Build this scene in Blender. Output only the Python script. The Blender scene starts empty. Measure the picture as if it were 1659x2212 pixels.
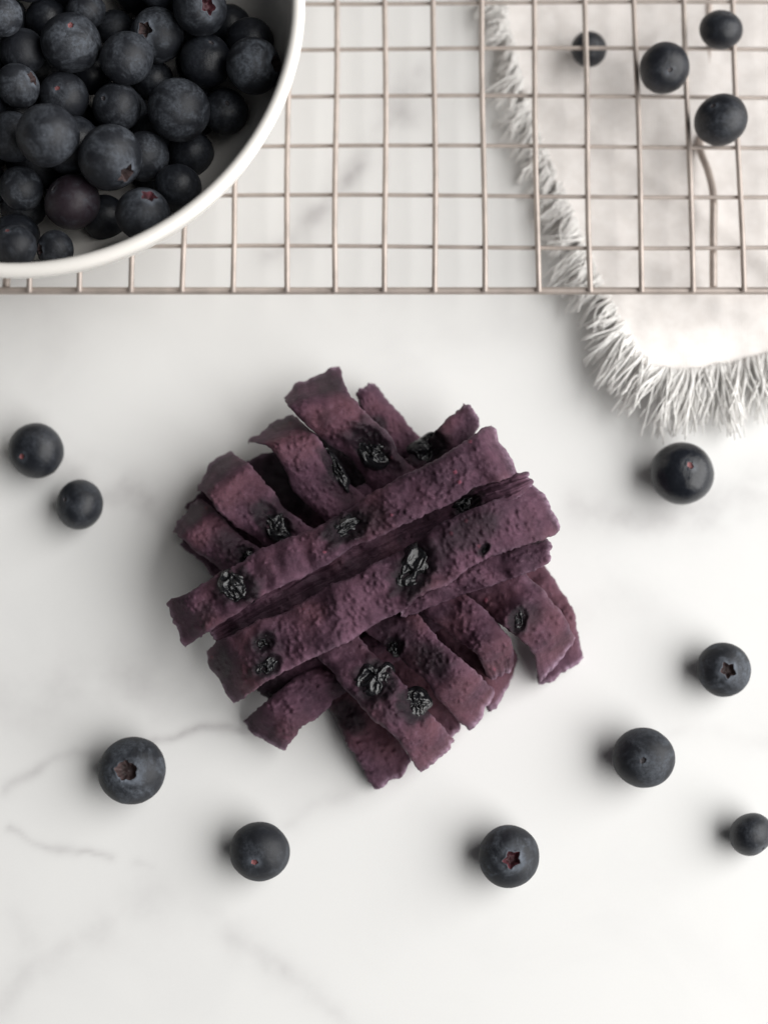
import bpy, math, random
import numpy as np
from mathutils import Vector, Matrix

# ------------------------------------------------------------------ camera
scene = bpy.context.scene
TILT = math.radians(9.0)          # phone held almost straight above the table
DIST = 0.332
LENS, SENSOR = 52.0, 26.0
CAM = np.array([0.0, -DIST * math.sin(TILT), DIST * math.cos(TILT)])
FWD = np.array([0.0, math.sin(TILT), -math.cos(TILT)])
UP = np.array([0.0, math.cos(TILT), math.sin(TILT)])
cd = bpy.data.cameras.new('camera')
cam = bpy.data.objects.new('camera', cd)
scene.collection.objects.link(cam)
cam.location = CAM
cam.rotation_euler = (TILT, 0, 0)
cd.lens = LENS
cd.sensor_fit = 'HORIZONTAL'
cd.sensor_width = SENSOR
cd.clip_start = 0.01
cd.clip_end = 20
cd.dof.use_dof = True
cd.dof.focus_distance = 0.3085
cd.dof.aperture_fstop = 6.0
scene.camera = cam

# ------------------------------------------------------------------ light
world = bpy.data.worlds.new('World')
scene.world = world
world.use_nodes = True
bg = world.node_tree.nodes['Background']
bg.inputs[0].default_value = (0.96, 0.98, 1.0, 1)
bg.inputs[1].default_value = 0.05

def window_light(name, loc, target, sx, sy, power, col):
    ld = bpy.data.lights.new(name, 'AREA')
    ld.shape = 'RECTANGLE'
    ld.size, ld.size_y = sx, sy
    ld.energy = power
    ld.color = col
    o = bpy.data.objects.new(name, ld)
    scene.collection.objects.link(o)
    o.location = loc
    d = Vector(target) - Vector(loc)
    o.rotation_euler = d.to_track_quat('-Z', 'Y').to_euler()
    return o
window_light('window_light', (0.74, -0.08, 0.60), (0.0, -0.02, 0.0), 1.50, 1.15, 23.3, (1.0, 0.988, 0.970))

scene.view_settings.view_transform = 'Standard'
scene.view_settings.look = 'None'
scene.view_settings.exposure = 0.0
scene.view_settings.gamma = 1.0
scene.view_settings.use_curve_mapping = False

# ------------------------------------------------------------------ helpers
COL = scene.collection
rng = np.random.default_rng(7)
random.seed(7)

def at(px, py, z):
    """points of the photograph (1659 wide) met at real height z (metres)"""
    px = np.asarray(px, float); py = np.asarray(py, float); z = np.asarray(z, float)
    k = SENSOR / LENS / 1659.0
    u = (px - 829.5) * k
    v = (1106.0 - py) * k
    dx = u
    dy = FWD[1] + v * UP[1]
    dz = FWD[2] + v * UP[2]
    s = (z - CAM[2]) / dz
    return np.stack(np.broadcast_arrays(CAM[0] + dx * s, CAM[1] + dy * s, z), -1)

def pxsize(p):
    """metres per photograph pixel at the point p"""
    return float(np.dot(np.asarray(p) - CAM, FWD)) * SENSOR / LENS / 1659.0

def _hash(ix, iy, iz, seed):
    h = (ix * 374761393 + iy * 668265263 + iz * 2147483647 + seed * 1274126177) & 0xFFFFFFFF
    h = ((h ^ (h >> 13)) * 1274126177) & 0xFFFFFFFF
    h = h ^ (h >> 16)
    return (h & 0xFFFF) / 32767.5 - 1.0

def noise3(p, seed=0):
    p = np.asarray(p, float)
    i = np.floor(p).astype(np.int64)
    f = p - i
    w = f * f * f * (f * (f * 6 - 15) + 10)
    r = 0
    for a in (0, 1):
        for b in (0, 1):
            for c in (0, 1):
                wt = (w[..., 0] if a else 1 - w[..., 0]) * (w[..., 1] if b else 1 - w[..., 1]) * (w[..., 2] if c else 1 - w[..., 2])
                r = r + wt * _hash(i[..., 0] + a, i[..., 1] + b, i[..., 2] + c, seed)
    return r

def fbm(p, seed=0, oct=4, gain=0.5):
    r, a, s = 0, 1.0, 0.0
    q = np.asarray(p, float)
    for o in range(oct):
        r = r + a * noise3(q, seed + o * 17)
        s += a
        a *= gain
        q = q * 2.03 + 5.3
    return r / s

def sstep(a, b, x):
    t = np.clip((x - a) / (b - a), 0, 1)
    return t * t * (3 - 2 * t)

def mesh(name, verts, faces, mat=None, smooth=True, attrs=None):
    me = bpy.data.meshes.new(name)
    me.from_pydata(np.asarray(verts, float).tolist(), [], faces if isinstance(faces, list) else faces.tolist())
    if smooth:
        me.polygons.foreach_set('use_smooth', [True] * len(me.polygons))
    if mat:
        me.materials.append(mat)
    if attrs:
        for k, val in attrs.items():
            a = me.color_attributes.new(k, 'FLOAT_COLOR', 'POINT')
            val = np.asarray(val, float)
            c = np.ones((len(verts), 4)); c[:, :val.shape[1]] = val
            a.data.foreach_set('color', c.ravel())
    me.update()
    return me

def link(name, me, parent=None, loc=None):
    o = bpy.data.objects.new(name, me)
    COL.objects.link(o)
    if parent is not None:
        o.parent = parent
    if loc is not None:
        o.location = loc
    return o

def tag(o, label=None, cat=None, group=None, kind=None):
    if label: o['label'] = label
    if cat: o['category'] = cat
    if group: o['group'] = group
    if kind: o['kind'] = kind
    return o

def grid_faces(nr, nc, wrap=False):
    r = np.arange(nr - 1)[:, None]
    c = np.arange(nc if wrap else nc - 1)[None, :]
    c2 = (c + 1) % nc
    a = r * nc + c; b = r * nc + c2; d = (r + 1) * nc + c2; e = (r + 1) * nc + c
    return np.stack(np.broadcast_arrays(a, b, d, e), -1).reshape(-1, 4)

def hermite(pts, ts):
    """smooth curve through rows of pts, ts in 0..1 by chord length of the first four columns"""
    pts = np.asarray(pts, float)
    m = pts[:, :2] if pts.shape[1] < 4 else (pts[:, :2] + pts[:, 2:4]) / 2
    d = np.r_[0, np.cumsum(np.hypot(*np.diff(m, axis=0).T))]
    d /= d[-1]
    tg = np.gradient(pts, d, axis=0) if len(pts) > 2 else np.repeat(((pts[1] - pts[0]) / (d[1] - d[0]))[None], 2, 0)
    k = np.clip(np.searchsorted(d, ts, 'right') - 1, 0, len(d) - 2)
    h = (d[k + 1] - d[k])[:, None]
    t = ((ts - d[k])[:, None]) / h
    return ((2 * t**3 - 3 * t**2 + 1) * pts[k] + (t**3 - 2 * t**2 + t) * h * tg[k]
            + (-2 * t**3 + 3 * t**2) * pts[k + 1] + (t**3 - t**2) * h * tg[k + 1])

def tube(path, rad, n=8, closed=False, cap=True):
    """verts, faces of a tube along path (k,3); rad scalar or (k,)"""
    path = np.asarray(path, float); k = len(path)
    rad = np.broadcast_to(rad, (k,))
    tg = np.gradient(path, axis=0) if not closed else np.roll(path, -1, 0) - np.roll(path, 1, 0)
    tg /= np.linalg.norm(tg, axis=1)[:, None] + 1e-12
    ref = np.where(np.abs(tg[:, 2:3]) > 0.9, np.array([[1.0, 0, 0]]), np.array([[0, 0, 1.0]]))
    a = np.cross(tg, ref); a /= np.linalg.norm(a, axis=1)[:, None] + 1e-12
    b = np.cross(a, tg)
    ph = np.linspace(0, 2 * math.pi, n, endpoint=False)
    v = path[:, None] + rad[:, None, None] * (np.cos(ph)[None, :, None] * a[:, None] + np.sin(ph)[None, :, None] * b[:, None])
    f = grid_faces(k, n, True).tolist()
    v = v.reshape(-1, 3)
    if closed:
        l = (k - 1) * n
        f += [[l + i, l + (i + 1) % n, (i + 1) % n, i] for i in range(n)]
    elif cap:
        c0, c1 = len(v), len(v) + 1
        v = np.vstack([v, path[0] - tg[0] * rad[0] * 0.6, path[-1] + tg[-1] * rad[-1] * 0.6])
        f += [[c0, (i + 1) % n, i] for i in range(n)]
        l = (k - 1) * n
        f += [[c1, l + i, l + (i + 1) % n] for i in range(n)]
    return v, f

# ------------------------------------------------------------------ materials
class NT:
    def __init__(s, name):
        s.m = bpy.data.materials.new(name); s.m.use_nodes = True
        s.t = s.m.node_tree; s.b = s.t.nodes['Principled BSDF']
    def n(s, typ, **kw):
        o = s.t.nodes.new(typ)
        for k, v in kw.items():
            if k in o.inputs: o.inputs[k].default_value = v
            else: setattr(o, k, v)
        return o
    def l(s, a, b): s.t.links.new(a, b)
    def mix(s, fac, a, b):
        o = s.t.nodes.new('ShaderNodeMix'); o.data_type = 'RGBA'
        for sock, v in ((o.inputs[0], fac), (o.inputs[6], a), (o.inputs[7], b)):
            if hasattr(v, 'links'): s.l(v, sock)
            else: sock.default_value = v if not isinstance(v, tuple) else (*v, 1)[:4]
        return o.outputs[2]
    def ramp(s, x, a, b, lo=0.0, hi=1.0):
        o = s.n('ShaderNodeMapRange')
        o.interpolation_type = 'SMOOTHSTEP'
        s.l(x, o.inputs[0])
        o.inputs[1].default_value = a; o.inputs[2].default_value = b
        o.inputs[3].default_value = lo; o.inputs[4].default_value = hi
        return o.outputs[0]
    def math(s, op, a, b):
        o = s.n('ShaderNodeMath', operation=op)
        for i, v in enumerate((a, b)):
            if hasattr(v, 'links'): s.l(v, o.inputs[i])
            else: o.inputs[i].default_value = v
        return o.outputs[0]
    def noise(s, vec, scale, detail=4, rough=0.55, dist=0.0):
        o = s.n('ShaderNodeTexNoise')
        o.inputs['Scale'].default_value = scale; o.inputs['Detail'].default_value = detail
        o.inputs['Roughness'].default_value = rough; o.inputs['Distortion'].default_value = dist
        if vec is not None: s.l(vec, o.inputs['Vector'])
        return o.outputs[0]
    def bump(s, h, strength, dist):
        o = s.n('ShaderNodeBump'); o.inputs['Strength'].default_value = strength
        o.inputs['Distance'].default_value = dist
        s.l(h, o.inputs['Height']); s.l(o.outputs[0], s.b.inputs['Normal'])
        return o
    def out(s, **kw):
        for k, v in kw.items():
            k = k.replace('_', ' ')
            if hasattr(v, 'links'): s.l(v, s.b.inputs[k])
            elif isinstance(v, tuple): s.b.inputs[k].default_value = (*v, 1)
            else: s.b.inputs[k].default_value = v
        return s.m

def mat_marble():
    w = NT('marble'); pos = w.n('ShaderNodeTexCoord').outputs['Object']
    at_ = w.n('ShaderNodeAttribute', attribute_name='vein').outputs['Color']
    sep = w.n('ShaderNodeSeparateColor'); w.l(at_, sep.inputs[0])
    n1 = w.noise(pos, 28, 5, 0.6, 0.6)
    cloud = w.ramp(n1, 0.42, 0.72, 0, 0.16)
    c = w.mix(cloud, (0.858, 0.857, 0.846), (0.70, 0.70, 0.70))
    n2 = w.noise(pos, 260, 4, 0.6)
    vein = w.math('MULTIPLY', sep.outputs[0], w.ramp(n2, 0.25, 0.75, 0.72, 1.1))
    c = w.mix(vein, c, (0.40, 0.38, 0.385))
    g = w.noise(pos, 2600, 2, 0.6)
    c = w.mix(w.ramp(g, 0.3, 0.7, 0, 0.05), c, (0.60, 0.59, 0.57))
    return w.out(Base_Color=c, Roughness=0.48, Specular_IOR_Level=0.25)

def mat_berry(name, bloom=1.0, tint=(0.0105, 0.012, 0.0165), rough=0.42):
    w = NT(name); pos = w.n('ShaderNodeTexCoord').outputs['Object']
    oi = w.n('ShaderNodeObjectInfo')
    off = w.n('ShaderNodeVectorMath', operation='ADD'); w.l(pos, off.inputs[0])
    sc = w.n('ShaderNodeVectorMath', operation='SCALE'); sc.inputs[0].default_value = (3.1, 1.7, 5.3); w.l(oi.outputs['Random'], sc.inputs['Scale'])
    w.l(sc.outputs[0], off.inputs[1])
    v = off.outputs[0]
    at_ = w.n('ShaderNodeAttribute', attribute_name='ring').outputs['Color']
    sep = w.n('ShaderNodeSeparateColor'); w.l(at_, sep.inputs[0])
    big = w.ramp(w.noise(v, 190, 3, 0.6, 0.8), 0.40, 0.64, 0.08, 0.95 * bloom)
    fine = w.ramp(w.noise(v, 1300, 4, 0.7), 0.3, 0.72, 0.25, 1.0)
    scr = w.noise(v, 520, 6, 0.72, 2.0)
    rub = w.ramp(scr, 0.52, 0.60, 1.0, 0.45)
    b = w.math('MULTIPLY', w.math('MULTIPLY', big, fine), rub)
    b = w.math('ADD', b, w.math('MULTIPLY', sep.outputs[0], 0.55 * bloom))
    rnd = w.ramp(oi.outputs['Random'], 0, 1, 0.55, 1.25)
    b = w.math('MULTIPLY', b, rnd)
    c = w.mix(b, tint, (0.086, 0.097, 0.116))
    c = w.mix(w.math('MULTIPLY', sep.outputs[0], 0.45), c, (0.20, 0.225, 0.27))
    w.bump(w.noise(v, 900, 6, 0.7), 0.2, 0.0006)
    r = w.math('ADD', w.math('MULTIPLY', b, 0.3), rough)
    return w.out(Base_Color=c, Roughness=r, Specular_IOR_Level=0.42)

def mat_flat(name, col, rough, var=0.25, scale=900, metallic=0.0, spec=0.4, bump=0.0, bscale=900, bdist=0.0004):
    w = NT(name); pos = w.n('ShaderNodeTexCoord').outputs['Object']
    n = w.noise(pos, scale, 4, 0.6)
    a = tuple(x * (1 - var) for x in col); b = tuple(min(1, x * (1 + var)) for x in col)
    c = w.mix(w.ramp(n, 0.3, 0.7), a, b)
    if bump: w.bump(w.noise(pos, bscale, 4, 0.6), bump, bdist)
    return w.out(Base_Color=c, Roughness=rough, Metallic=metallic, Specular_IOR_Level=spec)

def mat_dough():
    w = NT('blueberry_dough'); pos = w.n('ShaderNodeTexCoord').outputs['Object']
    at_ = w.n('ShaderNodeAttribute', attribute_name='mask').outputs['Color']
    sep = w.n('ShaderNodeSeparateColor'); w.l(at_, sep.inputs[0])
    stain_shade, pink, frost = sep.outputs[0], sep.outputs[1], sep.outputs[2]
    n1 = w.noise(pos, 110, 4, 0.6)
    n2 = w.noise(pos, 900, 4, 0.65)
    n3 = w.noise(pos, 60, 2, 0.5)
    c = w.mix(w.ramp(n1, 0.32, 0.68), (0.048, 0.022, 0.037), (0.122, 0.057, 0.088))
    c = w.mix(w.ramp(n3, 0.45, 0.7, 0, 0.55), c, (0.130, 0.050, 0.058))
    c = w.mix(w.ramp(n2, 0.50, 0.75, 0, 0.5), c, (0.150, 0.084, 0.118))
    c = w.mix(w.ramp(n2, 0.48, 0.28, 0, 0.5), c, (0.028, 0.013, 0.021))
    c = w.mix(w.math('MULTIPLY', frost, w.ramp(n2, 0.3, 0.6, 0.3, 0.9)), c, (0.40, 0.28, 0.37))
    c = w.mix(pink, c, (0.20, 0.055, 0.085))
    st = w.math('MULTIPLY', stain_shade, w.ramp(n2, 0.2, 0.6, 0.75, 1.0))
    c = w.mix(st, c, (0.014, 0.009, 0.013))  # juice stains and painted shade share this dark colour
    w.bump(w.noise(pos, 2000, 5, 0.75), 0.75, 0.00035)
    r = w.math('SUBTRACT', 0.68, w.math('MULTIPLY', stain_shade, 0.25))
    return w.out(Base_Color=c, Roughness=r, Specular_IOR_Level=0.2)

def mat_cloth():
    w = NT('linen'); tc = w.n('ShaderNodeTexCoord'); pos = tc.outputs['Object']
    n = w.noise(pos, 400, 4, 0.7)
    c = w.mix(w.ramp(n, 0.3, 0.7), (0.85, 0.81, 0.78), (0.915, 0.88, 0.855))
    wv = w.n('ShaderNodeTexWave', wave_type='BANDS', bands_direction='X'); wv.inputs['Scale'].default_value = 480; wv.inputs['Distortion'].default_value = 1.2
    w2 = w.n('ShaderNodeTexWave', wave_type='BANDS', bands_direction='Y'); w2.inputs['Scale'].default_value = 480; w2.inputs['Distortion'].default_value = 1.2
    w.l(pos, wv.inputs['Vector']); w.l(pos, w2.inputs['Vector'])
    w.bump(w.math('ADD', wv.outputs[1], w2.outputs[1]), 0.15, 0.0003)
    return w.out(Base_Color=c, Roughness=0.85, Specular_IOR_Level=0.1)

def mat_thread():
    w = NT('linen_thread'); pos = w.n('ShaderNodeTexCoord').outputs['Object']
    c = w.mix(w.noise(pos, 300), (0.95, 0.935, 0.91), (0.965, 0.955, 0.94))
    m = w.out(Base_Color=c, Roughness=0.8, Specular_IOR_Level=0.1)
    tr = w.n('ShaderNodeBsdfTranslucent'); w.l(c, tr.inputs[0])
    mx = w.n('ShaderNodeMixShader'); mx.inputs[0].default_value = 0.22
    w.l(w.b.outputs[0], mx.inputs[1]); w.l(tr.outputs[0], mx.inputs[2])
    w.l(mx.outputs[0], w.t.nodes['Material Output'].inputs[0])
    return m
M = dict(
    marble=mat_marble(),
    berry=mat_berry('blueberry_skin', 1.0, rough=0.52),
    berry_bloom=mat_berry('blueberry_skin_bloom', 1.3, rough=0.55),
    berry_dark=mat_berry('blueberry_skin_dark', 0.5, rough=0.38),
    berry_gloss=mat_berry('blueberry_skin_wet', 0.3, rough=0.12),
    berry_purple=mat_berry('blueberry_skin_purple', 0.5, (0.022, 0.012, 0.018), 0.48),
    calyx=mat_flat('calyx_inside', (0.060, 0.040, 0.040), 0.6, 0.5, 700),
    calyx_pink=mat_flat('calyx_inside_pink', (0.11, 0.036, 0.046), 0.6, 0.6, 350),
    scar=mat_flat('stem_scar', (0.20, 0.075, 0.078), 0.55, 0.5, 900),
    scar_dark=mat_flat('stem_scar_dark', (0.05, 0.045, 0.05), 0.5, 0.4, 900),
    dough=mat_dough(),
    dried=mat_flat('dried_blueberry', (0.010, 0.010, 0.012), 0.20, 0.5, 800, spec=0.7, bump=0.5, bscale=1500, bdist=0.0004),
    linen=mat_cloth(),
    thread=mat_thread(),
    rack=mat_flat('rack_wire_metal', (0.47, 0.405, 0.365), 0.38, 0.12, 200, metallic=0.35, spec=0.5),
    ceramic=mat_flat('cream_glaze', (0.90, 0.87, 0.825), 0.22, 0.02, 60, spec=0.5),
)

# ------------------------------------------------------------------ marble table top
VEINS = [  # photograph polyline, half width px, strength
    ([(900, 170), (868, 250), (800, 320), (735, 420), (655, 495), (585, 545)], 20, 0.32),
    ([(870, 205), (872, 262)], 34, 0.25),
    ([(85, 930), (180, 1000), (240, 1050), (320, 1105), (420, 1165)], 22, 0.28),
    ([(0, 1700), (60, 1672), (108, 1640), (160, 1632), (200, 1642), (330, 1592), (420, 1588), (540, 1596)], 8, 0.30),
    ([(-40, 1500), (80, 1530), (160, 1490), (250, 1470), (330, 1500)], 48, 0.16),
    ([(0, 1788), (70, 1812), (150, 1822), (200, 1830), (242, 1858)], 7, 0.26),
    ([(300, 1868), (330, 1890)], 9, 0.18),
    ([(1700, 985), (1600, 1040), (1520, 1095), (1440, 1130), (1340, 1112), (1240, 1085)], 26, 0.24),
    ([(1500, 1130), (1590, 1085), (1680, 1090)], 34, 0.18),
    ([(1240, 1330), (1330, 1300), (1430, 1320)], 30, 0.06),
    ([(430, 1985), (540, 2060), (640, 2125), (700, 2180), (800, 2240)], 16, 0.17),
    ([(-20, 2175), (60, 2115), (140, 2065), (230, 2020), (330, 1970)], 30, 0.14),
    ([(20, 2000), (90, 2060), (110, 2110)], 24, 0.12),
    ([(610, 1800), (700, 1735), (790, 1690)], 14, 0.14),
    ([(1290, 1570), (1400, 1600), (1520, 1590), (1700, 1600)], 18, 0.10),
    ([(0, 560), (120, 720), (60, 900)], 40, 0.08),
    ([(1100, 700), (1000, 740), (880, 760)], 40, 0.06),
]
def build_table():
    def axis(a, b, fine, far):
        inner = np.arange(a, b, fine)
        lo = a - np.cumsum(fine * 1.5 ** np.arange(1, 18)); lo = lo[lo > -far]
        hi = b + np.cumsum(fine * 1.5 ** np.arange(1, 18)); hi = hi[hi < far]
        return np.r_[-far, lo[::-1], inner, hi, far]
    xs = axis(-0.105, 0.105, 0.0007, 0.75)
    ys = axis(-0.125, 0.145, 0.0007, 0.75)
    X, Y = np.meshgrid(xs, ys)
    P = np.stack([X, Y, 0 * X], -1)
    wob = np.stack([fbm(P * 60 + 3, 1, 4), fbm(P * 60 + 9, 2, 4)], -1) * 0.0035
    Q = P[..., :2] + wob
    v = np.zeros(X.shape)
    for line, hw, st in VEINS:
        L = at([p[0] for p in line], [p[1] for p in line], 0.0)[:, :2]
        d = np.full(X.shape, 9.0)
        for a, b in zip(L[:-1], L[1:]):
            ab = b - a
            t = np.clip(((Q - a) @ ab) / (ab @ ab), 0, 1)
            d = np.minimum(d, np.hypot(Q[..., 0] - a[0] - t * ab[0], Q[..., 1] - a[1] - t * ab[1]))
        w = hw * 1e-4
        mod = np.clip(0.75 + 0.7 * fbm(P * 130, int(hw) + 5, 3), 0.1, 1.5)
        prof = 0.55 * np.exp(-(d / w) ** 2) + 0.45 * np.exp(-(d / (2.2 * w)) ** 2)
        v = np.maximum(v, 1.7 * st * mod * prof) + 0.25 * np.minimum(v, st * mod * prof)
    me = mesh('marble_table_top', P.reshape(-1, 3), grid_faces(len(ys), len(xs)), M['marble'],
              attrs={'vein': np.stack([v.ravel()] * 3, -1)})
    o = link('table_top', me)
    tag(o, 'white marble table top with soft grey veins', kind='structure')
build_table()

# ------------------------------------------------------------------ blueberries
def berry_mesh(kind, seed):
    """unit berry, pole +Z carries the calyx or stem scar; returns (skin mesh data, pole part mesh data)"""
    r_ = np.random.default_rng(seed)
    nph = 90
    ph = np.linspace(0, 2 * math.pi, nph, endpoint=False)
    if kind == 'calyx':
        tri = (np.abs(((ph * 5 / (2 * math.pi) + 0.1 * seed) % 1) - 0.5) * 2)      # 0..1 saw
        star = 0.215 + 0.11 * tri ** 1.3 + 0.02 * np.sin(ph * 2 + seed) + 0.012 * np.sin(ph * 7 + seed * 2)
        if seed == 1: star = 0.285 + 0.05 * tri ** 1.6 + 0.03 * np.sin(ph * 2 + 1) + 0.015 * np.sin(ph * 9)
        depth, lip = 0.30, 0.035
    else:
        star = 0.105 + 0.014 * np.sin(ph * 2 + seed) + 0.008 * np.sin(ph * 5 + seed)
        depth, lip = 0.05, 0.012
    f_in = np.array([0.001, 0.3, 0.6, 0.82, 0.93, 1.0])
    th_in = f_in[:, None] * star[None]
    f_out = np.r_[np.linspace(0.012, 0.4, 16), np.linspace(0.46, math.pi - 0.05 - 0.3, 34)]
    rest = star[None] * (1 - sstep(0, 0.7, f_out))[:, None] + 0.3 * sstep(0, 0.7, f_out)[:, None] + f_out[:, None]
    th = np.vstack([th_in, rest, np.full((1, nph), math.pi - 0.001)])
    PH = np.broadcast_to(ph, th.shape)
    d = np.stack([np.sin(th) * np.cos(PH), np.sin(th) * np.sin(PH), np.cos(th)], -1)
    rad = np.ones(th.shape)
    rad += 0.030 * fbm(d * 1.1 + seed * 3.7, seed, 2) + 0.006 * fbm(d * 5 + seed, seed + 4, 3)
    # shoulder towards the calyx, dimple at the poles
    e = th - star[None]
    dim = 0.05 if kind == 'calyx' else 0.07
    rad -= dim * np.exp(-(th / 0.42) ** 2)
    rad += lip * np.exp(-((e - 0.03) / 0.045) ** 2) * (0.7 + 0.5 * noise3(np.stack([np.cos(PH) * 4, np.sin(PH) * 4, 0 * PH + seed], -1), seed))
    inside = np.zeros(th.shape)
    inside[:6] = np.array([1, 1, 0.97, 0.88, 0.55, 0.0])[:, None]
    rad -= depth * inside
    if kind == 'calyx':
        rad[0] += 0.05; rad[1] += 0.012
    P = d * rad[..., None]
    P[..., 2] *= 0.87 if kind == 'calyx' else 0.9
    ring = np.exp(-(np.maximum(e, 0) / (0.17 if kind == 'calyx' else 0.12)) ** 2) * np.clip(0.55 + 0.9 * fbm(d * 4 + 11, seed + 8, 3), 0, 1.3)
    if kind == 'scar': ring *= 0.8
    V = P.reshape(-1, 3); nr = th.shape[0]
    F = grid_faces(nr, nph, True)
    F = F[:, ::-1]
    nin = 5 * nph
    core, skin = F[:nin], F[nin:]
    vcore = V[:6 * nph]
    kshift = 5 * nph
    vskin = V[kshift:]
    return (vskin, skin - kshift, ring.reshape(-1)[kshift:]), (vcore, core)

BM = {}
for kind, seeds in (('calyx', (1, 2, 3, 4)), ('scar', (5, 6, 7))):
    for s in seeds:
        (vs, fs, rg), (vc, fc) = berry_mesh(kind, s)
        BM[kind, s] = (vs, fs, rg, vc, fc)
MESH_CACHE = {}
def berry_meshes(kind, s, skin, core):
    key = (kind, s, skin, core)
    if key not in MESH_CACHE:
        vs, fs, rg, vc, fc = BM[kind, s]
        R = 0.0065   # modelled at real size, copies scaled slightly
        MESH_CACHE[key] = (mesh('blueberry_skin', vs * R, fs, M[skin], attrs={'ring': np.stack([rg] * 3, -1)}),
                           mesh('calyx' if kind == 'calyx' else 'stem_scar', vc * R, fc, M[core]))
    return MESH_CACHE[key]

def berry(center, r, pole, kind, seed, skin, core, label, group=None, squash=(1, 1, 1), spin=0.0, name='blueberry'):
    a, b = berry_meshes(kind, seed, skin, core)
    o = bpy.data.objects.new(name, None); COL.objects.link(o)
    link('skin', a, o)
    q = Vector(pole).normalized().to_track_quat('Z', 'Y')
    rot = q.to_matrix() @ Matrix.Rotation(spin, 3, 'Z')
    o.rotation_euler = rot.to_euler()
    s = r / 0.0065
    o.scale = (s * squash[0], s * squash[1], s * squash[2])
    o.location = Vector(center)
    c = link('calyx' if kind == 'calyx' else 'stem_scar', b, o)
    tag(o, label, 'blueberry', group)
    return o

def pole_dir(dx, dy):
    """pole of a berry seen dx, dy berry radii right / down of its centre"""
    k = math.hypot(dx, dy)
    if k > 0.97: dx, dy, k = dx / k * .97, dy / k * .97, .97
    return (dx, -dy * math.cos(TILT) - 0.0, math.sqrt(1 - k * k))

def rest_z(o):
    """lowest point of a berry above its own centre, for setting it down"""
    m = o.rotation_euler.to_matrix()
    me = [c for c in COL.objects if c.parent == o and c.name.startswith('skin')][0].data
    co = np.empty(len(me.vertices) * 3); me.vertices.foreach_get('co', co)
    co = co.reshape(-1, 3) * np.array(o.scale)
    return float((co @ np.array(m).T)[:, 2].min())

LOOSE = [  # px, py, r px, pole offset, kind, seed, skin, core, spin, surface z, label
    (78, 973, 60, (-0.40, 0.42), 'scar', 5, 'berry_dark', 'scar', 0, 0, 'dark blueberry with small reddish scar, upper of the pair left of the strip stack'),
    (172, 1090, 54, (-0.52, -0.10), 'scar', 6, 'berry_dark', 'scar_dark', 0, 0, 'dark blueberry with pale ring scar, lower of the pair left of the strip stack'),
    (285.5, 1665, 71.5, (-0.06, 0.0), 'calyx', 1, 'berry', 'calyx', 0.9, 0, 'large blueberry with wide open brown calyx on marble by the thin vein'),
    (561, 1840, 63.5, (-0.12, 0.36), 'scar', 7, 'berry', 'scar', 0, 0, 'blueberry with frosted pink stem scar on the marble'),
    (1099.5, 1851, 67.5, (0.04, 0.05), 'calyx', 2, 'berry_bloom', 'calyx_pink', 0.35, 0, 'frosty blueberry with pink star-shaped calyx facing straight up'),
    (1390, 1637, 66.5, (-0.18, 0.11), 'scar', 6, 'berry', 'scar_dark', 1.0, 0, 'smooth dark blueberry with tiny dimple scar on the marble'),
    (1563, 1447, 59, (-0.02, 0.08), 'calyx', 3, 'berry', 'calyx', 0.2, 0, 'blueberry with dark square-edged calyx on the marble'),
    (1622, 1803, 48, (0.5, 0.75), 'scar', 5, 'berry_dark', 'scar_dark', 0, 0, 'small plain blueberry with its scar turned away on bare marble'),
    (1473, 1023, 68, (0.13, -0.13), 'scar', 6, 'berry_gloss', 'scar', 2.0, 0, 'glossy black blueberry with orange scar just below the cloth fringe'),
]
for (px, py, r, po, kind, sd, skin, core, spin, z0, lab) in LOOSE:
    R = r * pxsize(at(px, py, 0.006))
    sq = (1 + 0.02 * math.sin(px), 1 + 0.03 * math.cos(py), 1.0)
    o = berry((0, 0, 0), R, pole_dir(*po), kind, sd, skin, core, lab, 'blueberries scattered on the marble', sq, spin)
    h = -rest_z(o)
    o.location = Vector(at(px, py, h))

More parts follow.
